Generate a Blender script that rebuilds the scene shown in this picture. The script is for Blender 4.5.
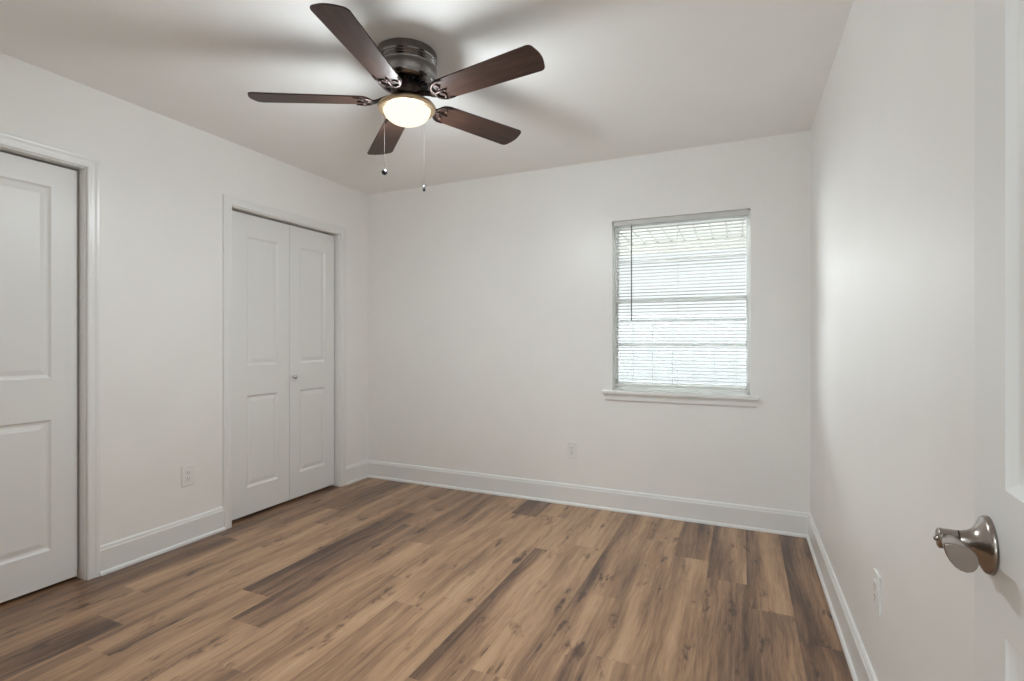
import bpy, bmesh, math, random
from mathutils import Vector, Matrix

for _o in list(bpy.data.objects):
    bpy.data.objects.remove(_o)
SC = bpy.context.scene
COL = SC.collection
R = math.radians
PI = math.pi

# ------------------------------------------------------------------ camera
CAM_H = 1.1884
cam_d = bpy.data.cameras.new('camera')
cam_d.sensor_width = 36.0
cam_d.lens = 36.0 * 510.7 / 1024.0
cam_d.shift_y = -1.3 / 1024.0
cam_d.clip_start = 0.02
cam = bpy.data.objects.new('camera', cam_d)
cam.location = (0, 0, CAM_H)
cam.rotation_euler = (R(90), 0, R(24.1177))
COL.objects.link(cam)
SC.camera = cam

# ------------------------------------------------------------------ room numbers (metres)
XL, XR, YB, YN, H = -2.9488, 0.3818, 3.5254, 0.13, 2.44
WT = 0.12                                            # wall thickness
WX0, WX1, WZ0, WZ1 = -0.816, 0.055, 0.835, 2.008     # window opening
DX0, DX1, DZ = -0.60, 0.235, 2.05                    # doorway the camera stands in

# ------------------------------------------------------------------ world, daylight, hall fill lights, exposure
SKY_LOW, SKY_HIGH, SUN_GLOW = 1.10, 13.0, 35.0
w = bpy.data.worlds.new('overcast_sky'); SC.world = w
w.use_nodes = True
wn = w.node_tree.nodes; wl = w.node_tree.links
bg = wn['Background']
tc = wn.new('ShaderNodeTexCoord'); sx = wn.new('ShaderNodeSeparateXYZ'); rmp = wn.new('ShaderNodeValToRGB')
wl.new(tc.outputs['Generated'], sx.inputs[0]); wl.new(sx.outputs['Z'], rmp.inputs[0]); wl.new(rmp.outputs[0], bg.inputs['Color'])
rmp.color_ramp.elements[0].position = 0.0; rmp.color_ramp.elements[0].color = (0.95, 0.97, 1.0, 1)
rmp.color_ramp.elements[1].position = 0.8; rmp.color_ramp.elements[1].color = (0.84, 0.92, 1.0, 1)
# overcast: pale at the horizon, several times brighter overhead
gain = wn.new('ShaderNodeMapRange'); gain.interpolation_type = 'SMOOTHSTEP'
wl.new(sx.outputs['Z'], gain.inputs[0])
gain.inputs[1].default_value = 0.29; gain.inputs[2].default_value = 0.70
gain.inputs[3].default_value = SKY_LOW; gain.inputs[4].default_value = SKY_HIGH
# the sun behind thin cloud, off to the left of the yard, makes a wide glow
dot = wn.new('ShaderNodeVectorMath'); dot.operation = 'DOT_PRODUCT'
wl.new(tc.outputs['Generated'], dot.inputs[0]); dot.inputs[1].default_value = Vector((-0.85, 0.38, 0.40)).normalized()
glow = wn.new('ShaderNodeMapRange'); glow.interpolation_type = 'SMOOTHSTEP'
wl.new(dot.outputs['Value'], glow.inputs[0])
glow.inputs[1].default_value = 0.60; glow.inputs[2].default_value = 0.98; glow.inputs[3].default_value = 0.0; glow.inputs[4].default_value = SUN_GLOW
add = wn.new('ShaderNodeMath'); add.operation = 'ADD'
wl.new(gain.outputs[0], add.inputs[0]); wl.new(glow.outputs[0], add.inputs[1])
wl.new(add.outputs[0], bg.inputs['Strength'])

def lamp(name, kind, loc, rot, energy, color, **kw):
    d = bpy.data.lights.new(name, kind); d.energy = energy; d.color = color
    for k, v in kw.items():
        setattr(d, k, v)
    o = bpy.data.objects.new(name, d); o.location = loc; o.rotation_euler = rot
    COL.objects.link(o)
    return o

# daylight portal in the window opening (guides the sky light, gives none of its own)
pt = lamp('window_daylight_portal', 'AREA', ((WX0 + WX1) / 2, YB + 0.20, (WZ0 + WZ1) / 2), (R(-90), 0, 0), 1.0, (1, 1, 1),
          shape='RECTANGLE', size=1.0, size_y=1.3)
pt.data.cycles.is_portal = True
# added fill light, unseen, below the hall ceiling behind the doorway
lamp('hall_fill_down', 'AREA', (-0.10, -1.35, 2.38), (0, 0, 0), 21.0, (0.74, 0.90, 1.0), shape='DISK', size=0.5)
# second added fill, unseen in the hall, aimed up to brighten ceiling and walls
lamp('hall_fill_up', 'AREA', (-0.15, -2.2, 1.0), (2.4, 0, 0), 18.0, (0.80, 0.93, 1.0), shape='DISK', size=0.5)

SC.view_settings.view_transform = 'Standard'
SC.view_settings.look = 'None'
SC.view_settings.gamma = 1.0
SC.view_settings.use_curve_mapping = False
SC.view_settings.exposure = 0.10
SC.cycles.max_bounces = 14
SC.cycles.diffuse_bounces = 9
SC.cycles.transparent_max_bounces = 24
SC.cycles.sample_clamp_indirect = 6.0
SC.cycles.caustics_reflective = False
SC.cycles.caustics_refractive = False
FAN_W = 42.5                                         # watts of the fan's lamp

# ------------------------------------------------------------------ helpers: objects
def tag(o, label=None, cat=None, group=None, kind=None):
    if label: o['label'] = label
    if cat: o['category'] = cat
    if group: o['group'] = group
    if kind: o['kind'] = kind
    return o

def empty(name, loc=(0, 0, 0), rot=(0, 0, 0), parent=None):
    o = bpy.data.objects.new(name, None)
    o.empty_display_size = 0.05
    o.location = loc; o.rotation_euler = rot
    COL.objects.link(o)
    if parent: o.parent = parent
    return o

class MB:
    """collects shapes and links them as one mesh object"""
    def __init__(self):
        self.bm = bmesh.new()
    def face(self, pts, smooth=False, mi=0):
        f = self.bm.faces.new([self.bm.verts.new(p) for p in pts]); f.smooth = smooth; f.material_index = mi
        return f
    def box(self, x0, x1, y0, y1, z0, z1, bev=0.0, seg=2, M=None, mi=0):
        t = bmesh.new()
        bmesh.ops.create_cube(t, size=1.0)
        for v in t.verts:
            v.co = Vector(((x0 + x1) / 2 + v.co.x * (x1 - x0), (y0 + y1) / 2 + v.co.y * (y1 - y0), (z0 + z1) / 2 + v.co.z * (z1 - z0)))
        if bev > 0:
            bmesh.ops.bevel(t, geom=t.edges[:], offset=bev, segments=seg, profile=0.5, affect='EDGES')
        self.add(t, M, mi, smooth=False)
    def add(self, t, M=None, mi=None, smooth=None):
        vs = {}
        for v in t.verts:
            vs[v.index] = self.bm.verts.new(M @ v.co if M else v.co)
        t.verts.index_update()
        vs = {}
        for v in t.verts:
            vs[v] = self.bm.verts.new(M @ v.co if M else v.co)
        for f in t.faces:
            nf = self.bm.faces.new([vs[v] for v in f.verts])
            nf.smooth = f.smooth if smooth is None else smooth
            nf.material_index = f.material_index if mi is None else mi
        t.free()
        loose = [v for v in self.bm.verts if not v.link_faces]
        bmesh.ops.delete(self.bm, geom=loose, context='VERTS')
    def loft(self, rings, cap0=True, cap1=True, closed=True, smooth=True, mi=0):
        vr = [[self.bm.verts.new(p) for p in r] for r in rings]
        n = len(vr[0])
        for a, b in zip(vr[:-1], vr[1:]):
            for i in range(n if closed else n - 1):
                j = (i + 1) % n
                f = self.bm.faces.new((a[i], a[j], b[j], b[i])); f.smooth = smooth; f.material_index = mi
        for flag, r in ((cap0, list(reversed(vr[0]))), (cap1, vr[-1])):
            if flag:
                f = self.bm.faces.new(r); f.smooth = False; f.material_index = mi
    def lathe(self, prof, n=48, M=None, cap0=False, cap1=False, smooth=True, mi=0):
        rings = []
        for r, z in prof:
            r = max(r, 1e-5)
            ring = [Vector((r * math.cos(2 * PI * i / n), r * math.sin(2 * PI * i / n), z)) for i in range(n)]
            rings.append([M @ p for p in ring] if M else ring)
        self.loft(rings, cap0, cap1, True, smooth, mi)
    def tube(self, pts, r, n=8, mi=0, cap=True):
        pts = [Vector(p) for p in pts]; rings = []
        for i, p in enumerate(pts):
            d = (pts[min(i + 1, len(pts) - 1)] - pts[max(i - 1, 0)]).normalized()
            a = Vector((0, 0, 1)) if abs(d.z) < 0.9 else Vector((1, 0, 0))
            u = d.cross(a).normalized(); v = d.cross(u)
            rr = r[i] if isinstance(r, (list, tuple)) else r
            rings.append([p + rr * (math.cos(2 * PI * k / n) * u + math.sin(2 * PI * k / n) * v) for k in range(n)])
        self.loft(rings, cap, cap, True, True, mi)
    def prism(self, poly, z0, z1, M=None, mi=0, bev=0.0):
        """outline in x,y pulled from z0 to z1"""
        t = bmesh.new()
        a = [t.verts.new((x, y, z0)) for x, y in poly]; b = [t.verts.new((x, y, z1)) for x, y in poly]
        n = len(poly)
        t.faces.new(list(reversed(a))); t.faces.new(b)
        for i in range(n):
            t.faces.new((a[i], a[(i + 1) % n], b[(i + 1) % n], b[i]))
        if bev > 0:
            es = [e for e in t.edges if abs(e.verts[0].co.z - e.verts[1].co.z) < 1e-6]
            bmesh.ops.bevel(t, geom=es, offset=bev, segments=2, profile=0.5, affect='EDGES')
        self.add(t, M, mi, smooth=False)
    def build(self, name, mats, parent=None, autosmooth=None, fixn=True):
        if fixn:
            bmesh.ops.recalc_face_normals(self.bm, faces=self.bm.faces[:])
        me = bpy.data.meshes.new(name); self.bm.to_mesh(me); self.bm.free()
        for m in (mats if isinstance(mats, (list, tuple)) else [mats]):
            me.materials.append(m)
        o = bpy.data.objects.new(name, me); COL.objects.link(o)
        if autosmooth:
            for p in me.polygons: p.use_smooth = True
            try:
                me.set_sharp_from_angle(angle=R(autosmooth))
            except Exception:
                pass
        if parent: o.parent = parent
        return o

def struct(mb, name, mats, label=None, cat=None, **kw):
    return tag(mb.build(name, mats, **kw), label, cat, None, 'structure')

# ------------------------------------------------------------------ helpers: materials
class NT:
    def __init__(self, m):
        self.t = m.node_tree; self.n = self.t.nodes; self.l = self.t.links
    def new(self, typ, **kw):
        x = self.n.new(typ)
        for k, v in kw.items(): setattr(x, k, v)
        return x
    def put(self, node, sock, v):
        if isinstance(v, bpy.types.NodeSocket): self.l.new(v, node.inputs[sock])
        else: node.inputs[sock].default_value = v
    def math(self, op, a, b=0.0, c=None, clamp=False):
        x = self.new('ShaderNodeMath', operation=op, use_clamp=clamp)
        self.put(x, 0, a); self.put(x, 1, b)
        if c is not None: self.put(x, 2, c)
        return x.outputs[0]
    def noise(self, vec, scale, detail=3.0, rough=0.5, dist=0.0):
        x = self.new('ShaderNodeTexNoise')
        self.put(x, 'Vector', vec); x.inputs['Scale'].default_value = scale
        x.inputs['Detail'].default_value = detail; x.inputs['Roughness'].default_value = rough; x.inputs['Distortion'].default_value = dist
        return x.outputs['Fac']
    def vec(self, x, y, z):
        c = self.new('ShaderNodeCombineXYZ'); self.put(c, 0, x); self.put(c, 1, y); self.put(c, 2, z)
        return c.outputs[0]
    def ramp(self, fac, stops):
        x = self.new('ShaderNodeValToRGB'); self.put(x, 0, fac)
        el = x.color_ramp.elements
        while len(el) < len(stops): el.new(0.5)
        for e, (p, c) in zip(el, stops):
            e.position = p; e.color = (*c, 1) if len(c) == 3 else c
        return x.outputs[0]
    def rng(self, v, a, b, c=0.0, d=1.0, smooth=True):
        x = self.new('ShaderNodeMapRange'); x.interpolation_type = 'SMOOTHSTEP' if smooth else 'LINEAR'
        self.put(x, 0, v)
        for i, q in enumerate((a, b, c, d)): self.put(x, i + 1, q)
        return x.outputs[0]

def mat(name, color=(0.8, 0.8, 0.8), rough=0.5, metal=0.0, spec=0.5, bump=None, coat=0.0):
    m = bpy.data.materials.new(name); m.use_nodes = True
    b = m.node_tree.nodes['Principled BSDF']
    b.inputs['Base Color'].default_value = (*color, 1); b.inputs['Roughness'].default_value = rough
    b.inputs['Metallic'].default_value = metal; b.inputs['Specular IOR Level'].default_value = spec
    b.inputs['Coat Weight'].default_value = coat
    t = NT(m)
    co = t.new('ShaderNodeTexCoord').outputs['Object']
    # every paint and metal gets a slight procedural variation of its own
    nz = t.noise(co, 3.0, 3.0)
    mix = t.new('ShaderNodeMix', data_type='RGBA'); mix.blend_type = 'MULTIPLY'
    mix.inputs[0].default_value = 1.0
    t.put(mix, 6, (*color, 1)); t.put(mix, 7, t.ramp(nz, [(0.3, (0.975, 0.975, 0.975)), (0.7, (1, 1, 1))]))
    t.l.new(mix.outputs[2], b.inputs['Base Color'])
    if bump:
        bp = t.new('ShaderNodeBump'); bp.inputs['Strength'].default_value = bump[1]; bp.inputs['Distance'].default_value = 0.001
        t.put(bp, 'Height', t.noise(co, bump[0], 2.0)); t.l.new(bp.outputs[0], b.inputs['Normal'])
    return m

M_WALL = mat('wall_paint', (0.865, 0.852, 0.832), 0.38, spec=0.5, bump=(220, 0.12))
M_CEIL = mat('ceiling_paint', (0.90, 0.893, 0.877), 0.85, spec=0.2, bump=(160, 0.15))
M_TRIM = mat('trim_enamel', (0.82, 0.815, 0.80), 0.30)
M_DOOR = mat('door_enamel', (0.80, 0.795, 0.78), 0.38)
M_DARK = mat('closet_shadow', (0.07, 0.07, 0.07), 0.9)
M_PLATE = mat('plate_plastic', (0.83, 0.82, 0.80), 0.3)
M_SLOT = mat('slot_dark', (0.10, 0.10, 0.10), 0.5)
M_NICKEL = mat('brushed_nickel', (0.33, 0.285, 0.255), 0.26, metal=1.0)
M_GUN = mat('dark_gunmetal', (0.26, 0.245, 0.24), 0.22, metal=1.0)
M_BRONZE = mat('dark_bronze', (0.070, 0.052, 0.046), 0.46, metal=1.0)
M_RING = mat('antique_brass', (0.50, 0.37, 0.24), 0.42, metal=1.0)
M_BLACK = mat('black_enamel', (0.012, 0.011, 0.011), 0.3)
M_CHAIN = mat('bead_chain_metal', (0.035, 0.029, 0.025), 0.7, metal=0.0, spec=0.2)
M_KNOB = mat('satin_knob', (0.72, 0.72, 0.72), 0.22, metal=1.0)
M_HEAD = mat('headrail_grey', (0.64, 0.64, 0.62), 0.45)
M_WAND = mat('smoky_wand', (0.20, 0.20, 0.20), 0.25)
M_CORD = mat('blind_cord', (0.75, 0.75, 0.73), 0.7)
M_CREAM = mat('soffit_paint', (0.62, 0.60, 0.55), 0.6)
M_GROOVE = mat('soffit_groove', (0.30, 0.28, 0.25), 0.8)
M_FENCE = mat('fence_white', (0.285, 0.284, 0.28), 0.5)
M_CONC = mat('concrete', (0.20, 0.195, 0.185), 0.85)

def slat_mat(name, thru):
    m = bpy.data.materials.new(name); m.use_nodes = True
    t = NT(m); out = t.n['Material Output']; b = t.n['Principled BSDF']
    b.inputs['Base Color'].default_value = (0.76, 0.76, 0.745, 1); b.inputs['Roughness'].default_value = 0.4
    tr = t.new('ShaderNodeBsdfTranslucent'); tr.inputs[0].default_value = (0.9, 0.9, 0.87, 1)
    mx = t.new('ShaderNodeMixShader'); mx.inputs[0].default_value = thru
    t.l.new(b.outputs[0], mx.inputs[1]); t.l.new(tr.outputs[0], mx.inputs[2]); t.l.new(mx.outputs[0], out.inputs[0])
    return m
M_SLAT = slat_mat('blind_slat_vinyl', 0.05)
M_VINYL = slat_mat('window_vinyl', 0.30)

def pane_mat():
    m = bpy.data.materials.new('window_glass'); m.use_nodes = True
    t = NT(m); out = t.n['Material Output']; t.n.remove(t.n['Principled BSDF'])
    tr = t.new('ShaderNodeBsdfTransparent'); tr.inputs[0].default_value = (0.95, 0.97, 0.96, 1)
    gl = t.new('ShaderNodeBsdfGlossy'); gl.inputs['Roughness'].default_value = 0.25
    lw = t.new('ShaderNodeFresnel'); lw.inputs[0].default_value = 1.25
    mx = t.new('ShaderNodeMixShader')
    t.l.new(lw.outputs[0], mx.inputs[0]); t.l.new(tr.outputs[0], mx.inputs[1]); t.l.new(gl.outputs[0], mx.inputs[2]); t.l.new(mx.outputs[0], out.inputs[0])
    return m
M_GLASS = pane_mat()

def bowl_mat():
    m = bpy.data.materials.new('lit_opal_glass'); m.use_nodes = True
    t = NT(m); out = t.n['Material Output']; t.n.remove(t.n['Principled BSDF'])
    em = t.new('ShaderNodeEmission'); em.inputs[0].default_value = (1.0, 0.90, 0.70, 1); em.inputs[1].default_value = 1.25
    t.l.new(em.outputs[0], out.inputs[0])
    return m
M_BOWL = bowl_mat()

def blade_mat():
    m = bpy.data.materials.new('walnut_blade'); m.use_nodes = True
    t = NT(m); b = t.n['Principled BSDF']
    s = t.new('ShaderNodeSeparateXYZ'); t.l.new(t.new('ShaderNodeTexCoord').outputs['Object'], s.inputs[0])
    v = t.vec(t.math('MULTIPLY', s.outputs[0], 5.0), t.math('MULTIPLY', s.outputs[1], 60.0), s.outputs[2])
    g = t.noise(v, 1.0, 5.0, 0.6, 0.6)
    v2 = t.vec(t.math('MULTIPLY', s.outputs[0], 18.0), t.math('MULTIPLY', s.outputs[1], 320.0), 0.0)
    g2 = t.noise(v2, 1.0, 3.0)
    f = t.math('ADD', t.math('MULTIPLY', g, 0.65), t.math('MULTIPLY', g2, 0.35))
    t.l.new(t.ramp(f, [(0.3, (0.024, 0.011, 0.008)), (0.55, (0.052, 0.025, 0.017)), (0.75, (0.085, 0.043, 0.028))]), b.inputs['Base Color'])
    b.inputs['Roughness'].default_value = 0.45
    b.inputs['Specular IOR Level'].default_value = 0.3
    return m
M_BLADE = blade_mat()

def floor_mat():
    m = bpy.data.materials.new('vinyl_plank_oak'); m.use_nodes = True
    t = NT(m); b = t.n['Principled BSDF']
    uv = t.new('ShaderNodeUVMap', uv_map='plank_uv').outputs[0]
    s = t.new('ShaderNodeSeparateXYZ'); t.l.new(uv, s.inputs[0])
    u, v = s.outputs[0], s.outputs[1]                       # u 0..1 across the plank, v metres along it
    at = t.new('ShaderNodeAttribute', attribute_name='plank_look')
    c = t.new('ShaderNodeSeparateColor'); t.l.new(at.outputs['Color'], c.inputs[0])
    tone, eL, eR = c.outputs[0], c.outputs[1], c.outputs[2]
    seed = t.math('MULTIPLY', at.outputs['Alpha'], 37.0)
    um = t.math('MULTIPLY', u, 0.1825)
    # soft wandering of the grain
    wob = t.math('MULTIPLY', t.math('SUBTRACT', t.noise(t.vec(t.math('MULTIPLY', um, 3.0), t.math('MULTIPLY', v, 2.2), seed), 1.0, 2.0), 0.5), 0.05)
    uw = t.math('ADD', um, wob)
    bands = t.noise(t.vec(t.math('MULTIPLY', uw, 14.0), t.math('MULTIPLY', v, 1.1), seed), 1.0, 3.0, 0.55)
    streak = t.noise(t.vec(t.math('MULTIPLY', uw, 75.0), t.math('MULTIPLY', v, 3.2), t.math('ADD', seed, 5.0)), 1.0, 4.0, 0.6)
    fine = t.noise(t.vec(t.math('MULTIPLY', uw, 420.0), t.math('MULTIPLY', v, 14.0), t.math('ADD', seed, 9.0)), 1.0, 3.0, 0.6)
    kn = t.noise(t.vec(t.math('MULTIPLY', uw, 17.0), t.math('MULTIPLY', v, 4.6), t.math('ADD', seed, 21.0)), 1.0, 1.5, 0.4)
    knot = t.rng(kn, 0.665, 0.80)
    spot = t.noise(t.vec(t.math('MULTIPLY', uw, 48.0), t.math('MULTIPLY', v, 15.0), t.math('ADD', seed, 3.0)), 1.0, 3.0, 0.65)
    halo = t.rng(kn, 0.56, 0.72)
    knots = t.math('MULTIPLY', halo, t.rng(spot, 0.46, 0.66))
    lE = t.math('MULTIPLY', t.math('MULTIPLY', eL, 0.72), t.rng(u, 0.0, 0.50, 1.0, 0.0))
    rE = t.math('MULTIPLY', t.math('MULTIPLY', eR, 0.72), t.rng(u, 0.5, 1.0, 0.0, 1.0))
    d = t.math('ADD', t.math('SUBTRACT', 0.31, t.math('MULTIPLY', tone, 0.8)), t.math('ADD', lE, rE))
    d = t.math('ADD', d, t.math('MULTIPLY', t.math('SUBTRACT', bands, 0.5), 1.2))
    d = t.math('ADD', d, t.math('MULTIPLY', t.math('SUBTRACT', streak, 0.5), 0.70))
    d = t.math('ADD', d, t.math('MULTIPLY', t.math('SUBTRACT', fine, 0.5), 0.50))
    d = t.math('ADD', d, t.math('MULTIPLY', knots, 0.44))
    d = t.math('ADD', d, t.math('MULTIPLY', knot, 0.24))
    d = t.math('ADD', d, 0.25, clamp=True)
    colr = t.ramp(d, FLOOR_STOPS)
    # the thin dark line of the bevelled plank edges
    du = t.math('MULTIPLY', t.math('MINIMUM', u, t.math('SUBTRACT', 1.0, u)), 0.1825)
    seam = t.rng(du, 0.0, 0.0014, 0.72, 1.0)
    mx = t.new('ShaderNodeMix', data_type='RGBA'); mx.blend_type = 'MULTIPLY'; mx.inputs[0].default_value = 1.0
    t.put(mx, 6, colr); cs = t.new('ShaderNodeCombineColor')
    for i in range(3): t.put(cs, i, seam)
    t.put(mx, 7, cs.outputs[0])
    t.l.new(mx.outputs[2], b.inputs['Base Color'])
    t.put(b, 'Roughness', t.rng(fine, 0.2, 0.8, 0.26, 0.36, smooth=False))
    b.inputs['Specular IOR Level'].default_value = 0.55
    bp = t.new('ShaderNodeBump'); bp.inputs['Strength'].default_value = 0.10; bp.inputs['Distance'].default_value = 0.001
    t.put(bp, 'Height', t.math('ADD', streak, fine)); t.l.new(bp.outputs[0], b.inputs['Normal'])
    return m
FLOOR_STOPS = [(0.0, (0.57, 0.375, 0.225)), (0.35, (0.445, 0.272, 0.155)), (0.60, (0.285, 0.163, 0.092)), (0.80, (0.165, 0.091, 0.054)), (1.0, (0.075, 0.040, 0.026))]
M_FLOOR = floor_mat()

# ------------------------------------------------------------------ the floor: one surface, a face for each plank
rnd = random.Random(11)
SEAM0, PW, PL = 0.2105, 0.1825, 1.22
# row: (joint positions along the room, {start: (tone, left edge, right edge)})
ROWS = [
    ([2.29], [(2.29, -0.26, 0.10, 0.0), (1.07, -0.28, 0.1, 0.0)]),
    ([2.49], [(2.49, 0.16, 0.42, 0.0), (1.27, -0.08, 0.22, 0.0)]),
    ([2.72], [(2.72, 0.06, 0.42, 0.0), (1.50, -0.05, 0.0, 0.28)]),
    ([2.925], [(2.925, -0.14, 0.10, 0.0), (1.705, 0.10, 0.22, 0.0)]),
    ([1.88], [(1.88, 0.12, 0.25, 0.0), (0.66, 0.10, 0.0, 0.0)]),
    ([2.33], [(2.33, 0.08, 0.34, 0.0), (1.11, 0.10, 0.36, 0.0)]),
    ([1.62], [(1.62, 0.20, 0.0, 0.0), (0.4, 0.14, 0.1, 0.0)]),
    ([2.71], [(2.71, 0.16, 0.0, 0.0), (1.49, 0.14, 0.44, 0.08)]),
    ([2.02], [(2.02, 0.18, 0.0, 0.0), (0.8, 0.20, 0.12, 0.0)]),
    ([3.18, 1.90], [(3.18, -0.34, 0.1, 0.0), (1.90, 0.16, 0.0, 0.0), (0.6, 0.14, 0.35, 0.0)]),
    ([2.10], [(2.10, 0.12, 0.08, 0.0), (0.9, 0.18, 0.2, 0.0)]),
    ([2.50, 1.27], [(2.50, -0.02, 0.2, 0.0), (1.27, 0.16, 0.15, 0.0), (0.0, 0.05, 0.0, 0.2)]),
    ([2.715, 1.495], [(2.715, 0.04, 0.0, 0.25), (1.495, -0.04, 0.22, 0.0), (0.2, 0.14, 0.0, 0.0)]),
    ([2.91, 1.69], [(2.91, 0.0, 0.0, 0.1), (1.69, -0.24, 0.12, 0.0), (0.5, 0.14, 0.0, 0.0)]),
    ([2.35], [(2.35, 0.10, 0.0, 0.15), (1.13, 0.10, 0.0, 0.25)]),
    ([2.50, 1.28], [(2.50, 0.04, 0.2, 0.0), (1.28, 0.12, 0.12, 0.0), (0.06, -0.34, 0.0, 0.0)]),
    ([2.75, 1.48], [(2.75, -0.30, 0.0, 0.0), (1.48, 0.08, 0.0, 0.1), (0.2, 0.02, 0.1, 0.1)]),
    ([2.10], [(2.10, -0.04, 0.2, 0.0), (0.88, -0.10, 0.2, 0.0)]),
    ([2.60], [(2.60, -0.14, 0.0, 0.0), (1.4, -0.16, 0.0, 0.0)]),
    ([2.00], [(2.00, -0.2, 0.0, 0.0), (0.8, -0.2, 0.0, 0.0)]),
]
fb = bmesh.new()
uvl = fb.loops.layers.uv.new('plank_uv')
cl = fb.loops.layers.float_color.new('plank_look')
FY0, FY1, FX0, FX1 = -2.6, YB + 0.02, XL - 0.72, XR + 0.02
for k, (joints, looks) in enumerate(ROWS):
    xr = SEAM0 + PW - PW * k if k else FX1
    xl = SEAM0 - PW * k
    if k == len(ROWS) - 1: xl = FX0
    js = sorted(joints)
    while js[0] - PL > FY0: js.insert(0, js[0] - PL)
    while js[-1] + PL < FY1: js.append(js[-1] + PL)
    ys = [FY0] + js + [FY1]
    for y0, y1 in zip(ys[:-1], ys[1:]):
        look = None
        for st, a, b_, c_ in looks:
            if y0 >= st - 0.05 and look is None: look = (a, b_, c_)
        if look is None: look = (looks[-1][1], looks[-1][2], looks[-1][3])
        sd = rnd.random()
        f = fb.faces.new([fb.verts.new((x, y, 0)) for x, y in ((xl, y0), (xr, y0), (xr, y1), (xl, y1))])
        for lp in f.loops:
            x, y = lp.vert.co.x, lp.vert.co.y
            lp[uvl].uv = ((x - xl) / PW if k else (x - SEAM0) / PW, y - y0 + 3.0 * sd)
            lp[cl] = (look[0], look[1], look[2], sd)
me = bpy.data.meshes.new('floor'); fb.to_mesh(me); fb.free(); me.materials.append(M_FLOOR)
floor = bpy.data.objects.new('floor', me); COL.objects.link(floor)
tag(floor, 'brown wood-look vinyl plank floor of the empty bedroom', 'floor', None, 'structure')

# ------------------------------------------------------------------ shell
def wall_with_holes(name, axis, pos, thick, a0, a1, z1, holes, label):
    """axis 'x': wall plane at x=pos (thickness away from the room), running along y from a0 to a1"""
    mb = MB()
    def bx(p0, p1, q0, q1):
        if p1 - p0 < 1e-4 or q1 - q0 < 1e-4: return
        lo, hi = min(pos, pos + thick), max(pos, pos + thick)
        if axis == 'x': mb.box(lo, hi, p0, p1, q0, q1)
        else: mb.box(p0, p1, lo, hi, q0, q1)
    cur = a0
    for h0, h1, b0, b1 in sorted(holes):
        bx(cur, h0, 0, z1); bx(h0, h1, 0, b0); bx(h0, h1, b1, z1); cur = h1
    bx(cur, a1, 0, z1)
    return struct(mb, name, M_WALL, label, 'wall')

D1A, D1B = 0.655, 1.4375        # left closet opening along y
D2A, D2B = 2.228, 3.187         # bifold closet opening along y
DH = 2.032
wall_with_holes('wall_left', 'x', XL, -WT, YN - WT, YB + WT, H, [(D1A, D1B, 0, DH), (D2A, D2B, 0, DH)], 'white left wall with two closet doors')
wall_with_holes('wall_back', 'y', YB, WT, XL, XR, H, [(WX0, WX1, WZ0, WZ1)], 'white back wall with the window')
wall_with_holes('wall_right', 'x', XR, WT, -2.6, YB + WT, H, [], 'white right wall behind the open door')
wall_with_holes('wall_near', 'y', YN, -WT, XL, XR, H, [(DX0, DX1, 0, DZ)], 'wall with the doorway the room is seen from')
mb = MB(); mb.box(XL - 0.85, XR + WT, -2.6 - WT, YB + WT, H, H + 0.1)
struct(mb, 'ceiling', M_CEIL, 'plain white ceiling', 'ceiling')
# the hall behind the doorway
mb = MB()
mb.box(-2.2 - WT, -2.2, -2.6, YN - WT, 0, H)
struct(mb, 'wall_hall_left', M_WALL, 'hall wall beyond the doorway', 'wall')
mb = MB(); mb.box(-2.2 - WT, XR + WT, -2.6 - WT, -2.6, 0, H)
struct(mb, 'wall_hall_end', M_WALL, 'far end wall of the hall', 'wall')
# closet interiors behind the two closet doors
for nm, a, b_ in (('wall_closet_near', D1A, D1B), ('wall_closet_far', D2A, D2B)):
    mb = MB()
    x1, x0 = XL - WT, XL - 0.70
    a -= 0.05; b_ += 0.05
    mb.box(x0 - 0.02, x0, a - 0.02, b_ + 0.02, 0, H)
    mb.box(x0, x1, a - 0.02, a, 0, H); mb.box(x0, x1, b_, b_ + 0.02, 0, H)
    struct(mb, nm, M_DARK, 'dark closet space behind a closet door', 'wall')

# ------------------------------------------------------------------ baseboards
BASE_P = [(0.0, 0.146), (0.005, 0.146), (0.009, 0.141), (0.011, 0.134), (0.0105, 0.130), (0.013, 0.127), (0.0145, 0.122), (0.0145, 0.020),
          (0.019, 0.0185), (0.0235, 0.013), (0.025, 0.006), (0.025, 0.0005), (0.0, 0.0005)]
def baseboard(name, p, q, nrm, label, m0=0.0, m1=0.0):
    """runs from p to q (2D) along a wall whose room-side normal is nrm; m0/m1 = mitre (1 inner corner, 0 square)"""
    p, q, n = Vector(p), Vector(q), Vector(nrm)
    t = (q - p).normalized()
    mb = MB()
    rings = []
    for e, s, m in ((p, 1, m0), (q, -1, m1)):
        rings.append([Vector((*(e + n * o + t * s * m * o), z)) for o, z in BASE_P])
    mb.loft(rings, True, True, True, False)
    return struct(mb, name, M_TRIM, label, 'baseboard')
CW = 0.056      # casing width
baseboard('baseboard_back', (XL, YB), (XR, YB), (0, -1), 'white baseboard along the back wall', 1, 1)
baseboard('baseboard_right', (XR, YB), (XR, YN), (-1, 0), 'white baseboard along the right wall', 1, 0)
baseboard('baseboard_left_middle', (XL, D1B + CW), (XL, D2A - CW), (1, 0), 'white baseboard between the two closet doors')
baseboard('baseboard_left_corner', (XL, D2B + CW), (XL, YB), (1, 0), 'short white baseboard between bifold door and back corner', 0, 1)
baseboard('baseboard_left_near', (XL, YN), (XL, D1A - CW), (1, 0), 'white baseboard near the doorway')

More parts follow.
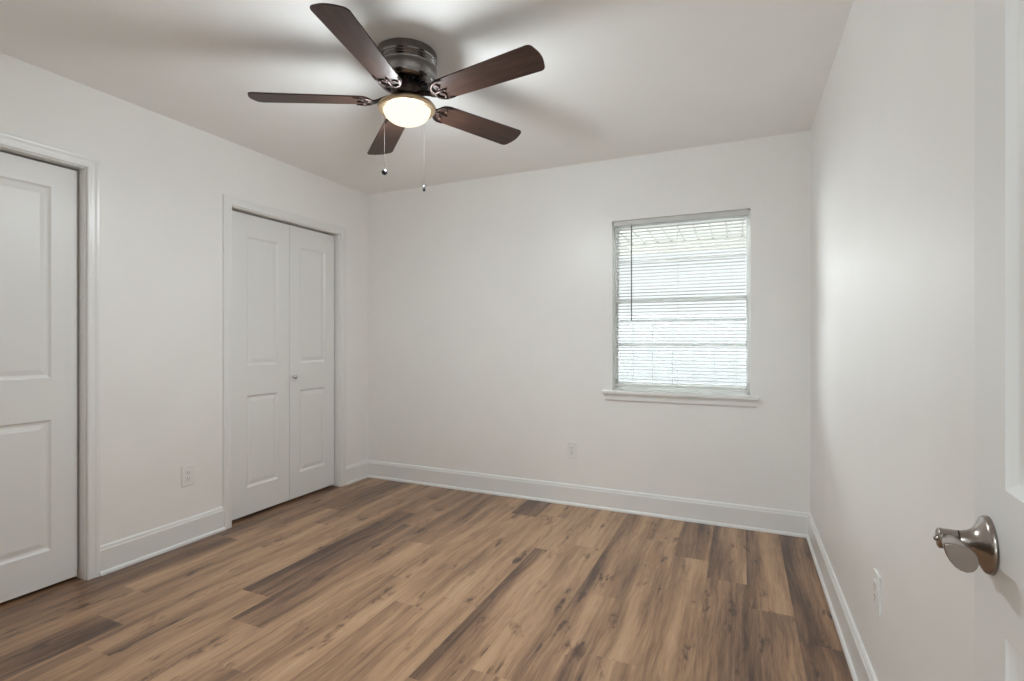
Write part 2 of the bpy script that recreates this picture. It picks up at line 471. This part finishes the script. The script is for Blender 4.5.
# ------------------------------------------------------------------ door casings on the left wall
CAS_P = [(0.0, 0.0), (0.0, 0.012), (0.004, 0.0145), (0.012, 0.0150), (0.016, 0.0125), (0.030, 0.0135), (0.040, 0.0165), (0.050, 0.0175), (0.055, 0.016), (0.056, 0.010), (0.056, 0.0)]
def casing_left(name, a, b_, top, label):
    mb = MB()
    rv = 0.004
    a -= rv; b_ += rv; top += rv
    # three mitred lengths as one sweep: up, across, down; o = distance outward from the opening, h = height off the wall
    path = []
    for o, h in CAS_P:
        path.append([Vector((XL + h, a - o, 0)), Vector((XL + h, a - o, top + o)), Vector((XL + h, b_ + o, top + o)), Vector((XL + h, b_ + o, 0))])
    rings = [[path[i][k] for i in range(len(CAS_P))] for k in range(4)]
    mb.loft(rings, True, True, True, False)
    # jamb lining
    d = XL - WT
    mb.box(d, XL + 0.001, a - 0.018 + rv, a + rv + 0.001, 0.001, top)
    mb.box(d, XL + 0.001, b_ - rv - 0.001, b_ + 0.018 - rv, 0.001, top)
    mb.box(d, XL + 0.001, a, b_, top - rv - 0.001, top + 0.014)
    return struct(mb, name, M_TRIM, label, 'door casing')
casing_left('trim_1', D1A, D1B, DH, 'white casing around the left closet door')
casing_left('trim_2', D2A, D2B, DH, 'white casing around the bifold closet doors')

# ------------------------------------------------------------------ moulded two-panel door leaf
def leaf_mesh(wd, z0, z1, th, panels, mb=None, slope=0.016, deep=0.009, rise=0.005, field=0.022):
    mb = mb or MB()
    xs = sorted({0.0, wd} | {p[0] for p in panels} | {p[1] for p in panels})
    zs = sorted({z0, z1} | {p[2] for p in panels} | {p[3] for p in panels})
    for side in (0, 1):
        yf = 0.0 if side == 0 else th
        sg = 1 if side == 0 else -1
        for i in range(len(xs) - 1):
            for j in range(len(zs) - 1):
                cx, cz = (xs[i] + xs[i + 1]) / 2, (zs[j] + zs[j + 1]) / 2
                if any(p[0] < cx < p[1] and p[2] < cz < p[3] for p in panels): continue
                mb.face([(xs[i], yf, zs[j]), (xs[i + 1], yf, zs[j]), (xs[i + 1], yf, zs[j + 1]), (xs[i], yf, zs[j + 1])])
        for px0, px1, pz0, pz1 in panels:
            loops = []
            for ins, dp in ((0, 0), (0.003, deep * 0.25), (slope * 0.55, deep * 0.80), (slope, deep), (slope + 0.004, deep), (slope + 0.004 + field, deep - rise), ):
                y = yf + sg * dp
                loops.append([(px0 + ins, y, pz0 + ins), (px1 - ins, y, pz0 + ins), (px1 - ins, y, pz1 - ins), (px0 + ins, y, pz1 - ins)])
            mb.loft(loops, False, True, True, False)
    for f in ([(0, 0, z0), (0, th, z0), (0, th, z1), (0, 0, z1)], [(wd, 0, z0), (wd, th, z0), (wd, th, z1), (wd, 0, z1)],
              [(0, 0, z0), (wd, 0, z0), (wd, th, z0), (0, th, z0)], [(0, 0, z1), (wd, 0, z1), (wd, th, z1), (0, th, z1)]):
        mb.face(f)
    bmesh.ops.remove_doubles(mb.bm, verts=mb.bm.verts[:], dist=1e-5)
    return mb

# door_1: closed door on the left wall, cut by the photo's left edge
REC = 0.048
w1 = D1B - D1A - 0.0125
door1 = empty('door_1', (XL - REC, D1A + 0.0035, 0), (0, 0, R(90)))
tag(door1, 'closed white two-panel closet door at the left edge of the view', 'door', None, 'structure')
leaf_mesh(w1, 0.018, 2.020, 0.035, [(0.105, w1 - 0.105, 0.185, 0.805), (0.105, w1 - 0.105, 1.003, 1.915)]).build('leaf', M_DOOR, door1)

# door_2: bifold closet door, two leaves and a small knob
wl2 = 0.452
door2 = empty('door_2', (XL - REC + 0.002, D2A + 0.054, 0), (0, 0, R(90)))
tag(door2, 'white bifold closet door of two panelled leaves with a small knob', 'door', None, 'structure')
total = (D2B - 0.012) - (D2A + 0.054)
wl2 = total / 2 - 0.0015
pn = [(0.095, wl2 - 0.095, 0.20, 0.812), (0.095, wl2 - 0.095, 1.012, 1.872)]
leafA = leaf_mesh(wl2 + 0.05, 0.019, 2.020, 0.033, [(p[0] + 0.05, p[1] + 0.05, p[2], p[3]) for p in pn]).build('leaf', M_DOOR, door2)
leafA.location = (-0.05, 0, 0)
leafB = leaf_mesh(wl2, 0.019, 2.020, 0.033, pn).build('leaf', M_DOOR, door2)
leafB.location = (wl2 + 0.003, 0, 0)
mb = MB()
mb.lathe([(0.010, 0), (0.010, 0.003), (0.006, 0.005), (0.0055, 0.012), (0.010, 0.017), (0.0135, 0.022), (0.0135, 0.027), (0.010, 0.031), (0.0, 0.032)], 24,
         Matrix.Translation((0.036, 0, 0.912)) @ Matrix.Rotation(R(90), 4, 'X'))
kn = mb.build('knob', M_KNOB, leafB); tag(kn, 'small satin knob')

# door_3: the open door on the right with its lever
THD = R(4.75)
ax = Vector((-math.sin(THD), -math.cos(THD)))
door3 = empty('door_3', (0.2900, 0.8900, 0), (0, 0, math.atan2(ax.y, ax.x)))
tag(door3, 'open white panelled entry door at the right edge with a nickel lever', 'door', None, 'structure')
leaf_mesh(0.762, 0.012, 2.03, 0.035, [(0.115, 0.647, 0.24, 0.843), (0.115, 0.647, 1.013, 1.905)], slope=0.020, deep=0.011).build('leaf', M_DOOR, door3)
lever = empty('lever_handle', (0.0605, 0, 0.930), (0, 0, 0), door3)
tag(lever, 'brushed nickel lever handle on a flared round rose')
RX = Matrix.Rotation(R(90), 4, 'X')          # lathe axis z -> -y, away from the door face
mb = MB()
mb.lathe([(0.0, -0.001), (0.0355, -0.001), (0.0355, 0.003), (0.0345, 0.0055), (0.0315, 0.0075), (0.0255, 0.0105), (0.0195, 0.0145), (0.0155, 0.0195), (0.0135, 0.0255), (0.0128, 0.030)], 48, RX)
mb.build('rose', M_NICKEL, lever)
mb = MB()
mb.lathe([(0.0118, 0.029), (0.0118, 0.031), (0.0126, 0.0318), (0.0128, 0.049), (0.0122, 0.0505), (0.0105, 0.0515), (0.0, 0.0515)], 40, RX)
mb.lathe([(0.0042, 0.051), (0.0042, 0.0540), (0.0036, 0.0548), (0.0, 0.0548)], 20, RX)
mb.build('neck', M_NICKEL, lever)
# lever arm: round root at the neck, sweeping along the door towards its hinge and ending in a leaf-shaped paddle
leafp = [(-14.5, 13), (-10, 14.2), (-4, 14.3), (3, 13), (8, 10.5), (11.5, 7), (13.3, 2), (13.5, -4), (12, -8.5), (9, -12), (4, -13.7), (-1, -12.5), (-5.5, -9.5), (-9.5, -4.5), (-12.5, 1.5), (-14.3, 8)]
N = len(leafp)
mb = MB(); rings = []
for s, g, ym, dz in ((0.0, 0.0, -0.040, 0.0), (0.012, 0.10, -0.0402, 0.0), (0.025, 0.35, -0.0405, 0.0), (0.040, 0.65, -0.041, 0.0), (0.055, 0.88, -0.0415, 0.0), (0.066, 1.0, -0.042, 0.0),
                     (0.0690, 0.995, -0.042, 0.0), (0.0702, 0.965, -0.042, 0.0), (0.0706, 0.93, -0.042, 0.0)):
    ring = []
    for i, (a, b_) in enumerate(leafp):
        an = math.atan2(b_, a)
        ca, cb = 0.0095 * math.cos(an), 0.0095 * math.sin(an)
        la, lb = a * 0.00113, b_ * 0.00113
        k = min(g, 1.0)
        if s > 0.066:
            la *= g; lb *= g; k = 1.0
        ring.append(Vector((s, ym + ca * (1 - k) + la * k, cb * (1 - k) + lb * k + dz)))
    rings.append(ring)
mb.loft(rings, True, True, True, True)
mb.build('lever', M_NICKEL, lever, autosmooth=28)

# ------------------------------------------------------------------ window
win = empty('window_1', ((WX0 + WX1) / 2, YB + 0.09, WZ0))
tag(win, 'white double-hung window behind mini blinds in the back wall', 'window', None, 'structure')
hw, hh = (WX1 - WX0) / 2, WZ1 - WZ0
mb = MB()
fr = 0.010
for x0, x1, z0, z1 in ((-hw - 0.001, -hw + fr, -0.001, hh + 0.001), (hw - fr, hw + 0.001, -0.001, hh + 0.001), (-hw + fr, hw - fr, hh - fr, hh + 0.001), (-hw + fr, hw - fr, -0.001, 0.02)):
    mb.box(x0, x1, -0.02, 0.05, z0, z1)
mb.build('window_frame', M_VINYL, win)
def sash(name, z0, z1, y, mun):
    mb = MB()
    s = 0.013
    mb.box(-hw + fr, -hw + fr + s, y, y + 0.022, z0, z1, 0.002); mb.box(hw - fr - s, hw - fr, y, y + 0.022, z0, z1, 0.002)
    mb.box(-hw + fr + s, hw - fr - s, y, y + 0.022, z0, z0 + 0.034, 0.002); mb.box(-hw + fr + s, hw - fr - s, y, y + 0.022, z1 - 0.034, z1, 0.002)
    mb.box(-hw + fr + s, hw - fr - s, y + 0.003, y + 0.018, mun - 0.011, mun + 0.011, 0.002)
    o = mb.build(name, M_VINYL, win)
    g = MB(); g.box(-hw + fr + s - 0.004, hw - fr - s + 0.004, y + 0.009, y + 0.012, z0 + 0.03, z1 - 0.03)
    g.build('pane', M_GLASS, o)
    return o
sash('upper_sash', 1.452 - WZ0 - 0.012, hh - fr, 0.022, 1.738 - WZ0)
sash('lower_sash', 0.02, 1.452 - WZ0 + 0.022, -0.004, 1.152 - WZ0)
# stool and apron
mb = MB()
mb.box(WX0 - 0.064, WX1 + 0.050, YB - 0.036, YB + 0.0005, WZ0 - 0.024, WZ0, 0.005)
mb.box(WX0 + 0.0005, WX1 - 0.0005, YB - 0.002, YB + 0.085, WZ0 - 0.022, WZ0 + 0.0002)
struct(mb, 'trim_3', M_TRIM, 'white window stool under the blinds', 'window sill')
mb = MB()
prof = [(0.0, 0.0), (0.010, 0.0), (0.014, 0.006), (0.0145, 0.028), (0.018, 0.036), (0.018, 0.046), (0.0, 0.046)]
rings = [[Vector((x + sgn * (0.046 - z) * 0.12, YB - o, WZ0 - 0.0705 + z)) for o, z in prof] for x, sgn in ((WX0 - 0.052, 1), (WX1 + 0.040, -1))]
mb.loft(rings, True, True, True, False)
struct(mb, 'trim_4', M_TRIM, 'white apron moulding below the window stool', 'window trim')

# ------------------------------------------------------------------ mini blinds
BX0, BX1 = WX0 + 0.022, WX1 - 0.026
BY = YB + 0.030
bl = empty('window_blinds', ((BX0 + BX1) / 2, BY, WZ0))
tag(bl, 'white horizontal mini blinds hanging lowered in the back wall window', 'blinds')
bw = (BX1 - BX0) / 2
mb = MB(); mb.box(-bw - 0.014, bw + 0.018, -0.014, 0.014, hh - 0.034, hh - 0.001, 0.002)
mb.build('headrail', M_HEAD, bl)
mb = MB(); mb.box(-bw, bw, -0.013, 0.013, 0.030, 0.042, 0.003)
br = mb.build('bottom_rail', M_VINYL, bl)
for x in (-bw * 0.62, bw * 0.55):
    mb = MB(); mb.box(x - 0.03, x + 0.03, -0.011, 0.011, 0.024, 0.0305, 0.002)
    mb.build('rail_cap', M_PLATE, br)
TILT = R(12)
n_sl = 50
z_lo, z_hi = 0.056, hh - 0.040
sl_me = None
for i in range(n_sl):
    z = z_lo + (z_hi - z_lo) * i / (n_sl - 1)
    if sl_me is None:
        mb = MB()
        top, bot = [], []
        for q in range(7):
            a = (q / 6 - 0.5) * 0.025
            crown = 0.0016 * (1 - (2 * a / 0.025) ** 2)
            yy = a * math.cos(TILT); zz = -a * math.sin(TILT) + crown
            top.append((yy, zz)); bot.append((yy, zz - 0.0005))
        ring = top + bot[::-1]
        mb.loft([[Vector((x, y, zz)) for y, zz in ring] for x in (-bw, bw)], True, True, True, False)
        s0 = mb.build('slat', M_SLAT, bl); sl_me = s0.data
        s0.location = (0, 0, z)
    else:
        s = s0.copy(); COL.objects.link(s); s.parent = bl; s.location = (0, 0, z)
for x in (-bw * 0.80, 0.0, bw * 0.80):
    mb = MB()
    for yy in (-0.0128, 0.0128):
        mb.tube([(x, yy, 0.04), (x, yy, hh - 0.03)], 0.0006, 5)
    mb.build('ladder_cord', M_CORD, bl)
mb = MB()
xw = -0.684 - (BX0 + BX1) / 2
mb.tube([(xw, -0.021, hh - 0.036), (xw, -0.021, 1.315 - WZ0)], 0.0042, 6)
mb.tube([(xw, -0.012, hh - 0.024), (xw, -0.019, hh - 0.026), (xw, -0.021, hh - 0.038)], 0.0018, 6)
wd = mb.build('tilt_wand', M_WAND, bl); tag(wd, 'thin grey tilt wand')

# ------------------------------------------------------------------ outlets
def outlet(name, label, loc, rz):
    o = empty(name, loc, (0, 0, rz))             # local: x across, -y towards the room, z up
    tag(o, label, 'outlet', 'wall outlets')
    mb = MB(); mb.box(-0.036, 0.036, -0.0065, 0.0005, -0.060, 0.060, 0.003, 3)
    mb.build('cover_plate', M_PLATE, o)
    mb = MB()
    mb.box(-0.0165, 0.0165, -0.0095, -0.006, -0.0335, 0.0335, 0.0015)
    rc = mb.build('receptacle', M_PLATE, o)
    mb = MB()
    for zc in (0.0165, -0.0165):
        mb.box(-0.0075, -0.0050, -0.0099, -0.0092, zc - 0.001, zc + 0.008); mb.box(0.0050, 0.0072, -0.0099, -0.0092, zc, zc + 0.007)
        mb.lathe([(0.0026, 0), (0.0026, 0.0007), (0, 0.0007)], 12, Matrix.Translation((0, -0.0092, zc - 0.007)) @ RX)
    mb.build('slots', M_SLOT, rc)
    for zc in (0.048, -0.048):
        mb = MB(); mb.lathe([(0.003, 0), (0.003, 0.001), (0.0022, 0.0016), (0, 0.0016)], 12, Matrix.Translation((0, -0.0062, zc)) @ RX)
        mb.build('screw', M_PLATE, o)
    return o
outlet('wall_outlet', 'white outlet on the left wall between the two closet doors', (XL, 1.948, 0.393), R(90))
outlet('wall_outlet', 'white outlet low on the back wall left of the window', (-1.103, YB, 0.392), 0)
outlet('wall_outlet', 'white outlet on the right wall near the door lever', (XR, 1.868, 0.420), R(-90))

# ------------------------------------------------------------------ ceiling fan
FX, FY = -1.342, 1.8645
fan = empty('ceiling_fan', (FX, FY, H))
tag(fan, 'dark five-blade flush-mount ceiling fan with a lit frosted bowl light', 'ceiling fan')
BZ = 2.2368 - H                 # blade level below the ceiling
mb = MB()
HP = [(0.0, 0.0), (0.131, 0.0), (0.1325, -0.004), (0.132, -0.030), (0.129, -0.034), (0.1275, -0.036), (0.1302, -0.040), (0.1302, -0.043), (0.1262, -0.047), (0.1302, -0.051),
      (0.1302, -0.054), (0.1262, -0.058), (0.1302, -0.062), (0.1302, -0.066), (0.129, -0.069), (0.131, -0.074), (0.131, -0.112), (0.128, -0.124), (0.119, -0.132), (0.104, -0.136), (0.075, -0.138), (0.0, -0.138)]
mb.lathe(HP, 72)
hs = mb.build('motor_housing', M_GUN, fan, autosmooth=35)
mb = MB()
for i in range(30):
    a = 2 * PI * i / 30
    mb.box(0.070, 0.094, -0.0035, 0.0035, -0.1425, -0.135, 0.001, 1, Matrix.Rotation(a, 4, 'Z'))
mb.build('vent_ribs', M_BLACK, hs)
mb = MB()
mb.lathe([(0.0, -0.136), (0.066, -0.136), (0.068, -0.142), (0.068, -0.186), (0.062, -0.192), (0.0, -0.192)], 40)
mb.build('flywheel', M_BRONZE, fan, autosmooth=40)
mb = MB()
mb.lathe([(0.0, -0.190), (0.050, -0.190), (0.054, -0.193), (0.054, -0.205), (0.060, -0.212), (0.0, -0.212)], 40)
mb.build('switch_housing', M_BRONZE, fan, autosmooth=40)
# rotor level follows the slight lean of the fan in the photograph
SLOPE = 0.0363
lean = Matrix.Rotation(-math.atan(SLOPE), 4, 'Y')
PITCH, PH = R(-11.66), 4.9422
BR0, BR1, TW, RWD = 0.155, 0.652, 0.0700, 0.0585
def blade_outline():
    pts = []
    L = BR1 - BR0
    # root end, rounded; x along the blade, y across
    for k in range(9):
        a = PI + (PI / 2) * (1 - k / 8) - PI / 2 + PI / 2
        pass
    rr = 0.045
    rt = 0.020
    def arc(cx, cy, r, a0, a1, n=7):
        return [(cx + r * math.cos(a0 + (a1 - a0) * i / n), cy + r * math.sin(a0 + (a1 - a0) * i / n)) for i in range(n + 1)]
    p = []
    p += arc(BR0 + rr, -RWD + rr, rr, PI, 1.5 * PI)
    p += arc(BR1 - rt - 0.006, -TW + rt, rt, 1.5 * PI, 2 * PI - 0.25)
    # gently bowed tip
    for i in range(1, 8):
        y = -TW + rt + (2 * TW - 2 * rt) * i / 8
        p.append((BR1 - 0.0065 + 0.012 * (1 - (y / (TW - rt)) ** 2) * 0.9 + 0.0005, y))
    p += arc(BR1 - rt - 0.006, TW - rt, rt, 0.25, 0.5 * PI)
    p += arc(BR0 + rr, RWD - rr, rr, 0.5 * PI, PI)
    return p
for k in range(5):
    th = PH + k * 2 * PI / 5
    Mb = lean @ Matrix.Rotation(th, 4, 'Z')
    root = empty('blade_arm_pivot', (0, 0, 0))
    bpy.data.objects.remove(root)
    tw = Matrix.Rotation(PITCH, 4, 'X')
    mb = MB()
    mb.prism(blade_outline(), -0.003, 0.003, None, 0, 0.0015)
    bo = mb.build('blade', M_BLADE, fan)
    bo.matrix_local = Matrix.Translation((0, 0, BZ)) @ Mb @ tw
    # blade iron: arm from the flywheel, a scrolled fork under the blade root, three screws
    mb = MB()
    mb.loft([[Vector((x, y * wv, z + (0.004 if y2 > 0 else -0.004))) for y, y2 in ((-1, -1), (1, -1), (1, 1), (-1, 1))]
             for x, wv, z in ((0.055, 0.018, 0.019), (0.080, 0.016, 0.015), (0.103, 0.014, 0.008), (0.122, 0.014, 0.000), (0.138, 0.018, -0.006), (0.158, 0.027, -0.0085))], True, True, True, False)
    # crescent rim following the rounded root
    def rim(r_out, w_, z, n=22, a0=0.50 * PI, a1=1.5 * PI, ex=0.018):
        pts = []
        for i in range(n + 1):
            a = a0 + (a1 - a0) * i / n
            pts.append(Vector((BR0 + 0.052 + 1.08 * r_out * math.cos(a), r_out * math.sin(a), z)))
        pts = [pts[0] + Vector((ex, 0, 0))] + pts + [pts[-1] + Vector((ex, 0, 0))]
        return pts
    mb.tube(rim(0.0545, 0.01, -0.0062), [0.002] + [0.0035 + 0.0035 * math.sin(PI * i / 22) for i in range(23)] + [0.002], 8)
    # the inner scrolls and the middle tongue
    for sg in (1, -1):
        sc = []
        for i in range(20):
            a = sg * (0.15 * PI + 1.55 * PI * i / 19)
            rr_ = 0.021 - 0.011 * i / 19
            sc.append(Vector((BR0 + 0.024 + rr_ * math.cos(PI - a), sg * 0.024 + rr_ * math.sin(PI - a), -0.0062)))
        mb.tube(sc, [0.0036 - 0.0012 * i / 19 for i in range(20)], 7)
    mb.tube([Vector((BR0 - 0.006, 0, -0.006)), Vector((BR0 + 0.03, 0, -0.006)), Vector((BR0 + 0.058, 0, -0.006))], [0.007, 0.0055, 0.004], 8)
    ir = mb.build('blade_arm', M_BRONZE, fan)
    ir.matrix_local = Matrix.Translation((0, 0, BZ)) @ Mb @ tw
    for xx, yy in ((BR0 + 0.052, 0.0), (BR0 + 0.045, 0.050), (BR0 + 0.045, -0.050)):
        mb = MB(); mb.lathe([(0.0, -0.0075), (0.0035, -0.0075), (0.0045, -0.0095), (0.0035, -0.0115), (0.0, -0.012)], 12, Matrix.Translation((xx, yy, 0)))
        mb.build('screw', M_BRONZE, ir)
# light kit
lk = empty('light_kit', (0, 0, 0), (0, 0, 0), fan)
lk.matrix_local = Matrix.Translation((0, 0, -0.228)) @ lean
mb = MB()
mb.lathe([(0.0, 0.020), (0.058, 0.020), (0.075, 0.018), (0.105, 0.010), (0.120, 0.002), (0.1255, -0.006), (0.1255, -0.012), (0.121, -0.018), (0.111, -0.021), (0.1055, -0.021), (0.104, -0.015), (0.102, -0.010), (0.0, -0.008)], 72)
mb.build('ring', M_RING, lk, autosmooth=40)
mb = MB()
mb.lathe([(0.1030 * math.cos(a), -0.015 - 0.063 * math.sin(a)) for a in [PI / 2 * i / 14 for i in range(15)]], 64)
bowl = mb.build('glass_bowl', M_BOWL, lk); tag(bowl, 'lit frosted glass bowl')
fl = lamp('fan_lamp', 'POINT', (0, 0, 0), (0, 0, 0), FAN_W * 0.76, (0.90, 0.985, 1.03), shadow_soft_size=0.085)
fl.parent = fan; fl.location = (0, 0, -0.228 - 0.088)
fl = lamp('fan_lamp_downlight', 'AREA', (0, 0, 0), (0, 0, 0), FAN_W * 0.24, (0.90, 0.985, 1.03), shape='DISK', size=0.15)
fl.parent = fan; fl.location = (0, 0, -0.228 - 0.084)
# pull chains
def chain(lat, dep, z1, ball, label):
    cx = lat[0] - FX; cy = lat[1] - FY
    top = -0.240
    n = int((top - (z1 - H)) / 0.0042)
    mb = MB()
    mb.tube([(cx, cy, top + 0.02), (cx, cy, z1 - H)], 0.0005, 5)
    for i in range(n):
        z = top - i * 0.0042
        mb.lathe([(0.0, 0.0009), (0.0007, 0.0005), (0.0009, 0), (0.0007, -0.0005), (0.0, -0.0009)], 6, Matrix.Translation((cx, cy, z)))
    c = mb.build('pull_chain', M_CHAIN, fan)
    mb = MB()
    if ball:
        mb.lathe([(0.0, 0.014), (0.004, 0.0135), (0.009, 0.010), (0.0125, 0.003), (0.013, -0.002), (0.0105, -0.009), (0.005, -0.0125), (0.0, -0.013)], 24, Matrix.Translation((cx, cy, z1 - H)))
    else:
        mb.lathe([(0.0, 0.014), (0.003, 0.013), (0.0045, 0.006), (0.0068, -0.004), (0.007, -0.011), (0.0045, -0.015), (0.0, -0.0155)], 20, Matrix.Translation((cx, cy, z1 - H)))
    mb.build('pull', M_BLACK, c)
chain((-1.4588, 1.8581), 0, 1.9388, True, '')
chain((-1.3308, 1.9810), 0, 1.8847, False, '')

# ------------------------------------------------------------------ outdoors, seen through the blinds
mb = MB(); mb.box(-7, 7, YB + WT, 16, -0.14, -0.04)
struct(mb, 'ground', M_CONC, 'pale concrete outside the window', 'ground')
mb = MB()
PY0, PY1 = 5.3, 7.0
mb.box(-4.5, 3.5, PY0, PY1 + 0.25, 2.475, 2.56)
mb.box(-4.5, 3.5, PY1, PY1 + 0.12, 2.34, 2.475)
po = mb.build('porch_roof', M_CREAM)
tag(po, 'cream boarded porch ceiling outside the window', 'porch roof', None, 'structure')
mb = MB()
x = -4.4
while x < 3.4:
    mb.box(x - 0.006, x + 0.006, PY0 + 0.01, PY1 - 0.001, 2.4705, 2.4752)
    mb.box(x - 0.016, x + 0.016, PY1 - 0.03, PY1 - 0.002, 2.455, 2.4752)
    x += 0.17
mb.build('board_joints', M_GROOVE, po)
for xp in (-4.4, 3.4):
    mb = MB(); mb.box(xp - 0.05, xp + 0.05, PY1 + 0.01, PY1 + 0.11, -0.04, 2.34, 0.004)
    mb.build('post', M_CREAM, po)
fence = empty('fence', (-1.0, 9.0, -0.04))
tag(fence, 'white panel fence standing across the yard outside the window', 'fence')
mb = MB()
x = -5.0
while x < 5.0:
    mb.box(x, x + 0.326, 0.0, 0.03, 0.02, 1.56, 0.003, 1)
    x += 0.33
mb.build('fence_panel', M_FENCE, fence)
mb = MB(); mb.box(-5.0, 5.0, 0.024, 0.04, 0.02, 1.56)
mb.build('backing', M_FENCE, fence)
mb = MB(); mb.box(-5.0, 5.0, -0.02, 0.05, 1.56, 1.63, 0.005)
mb.build('top_rail', M_FENCE, fence)
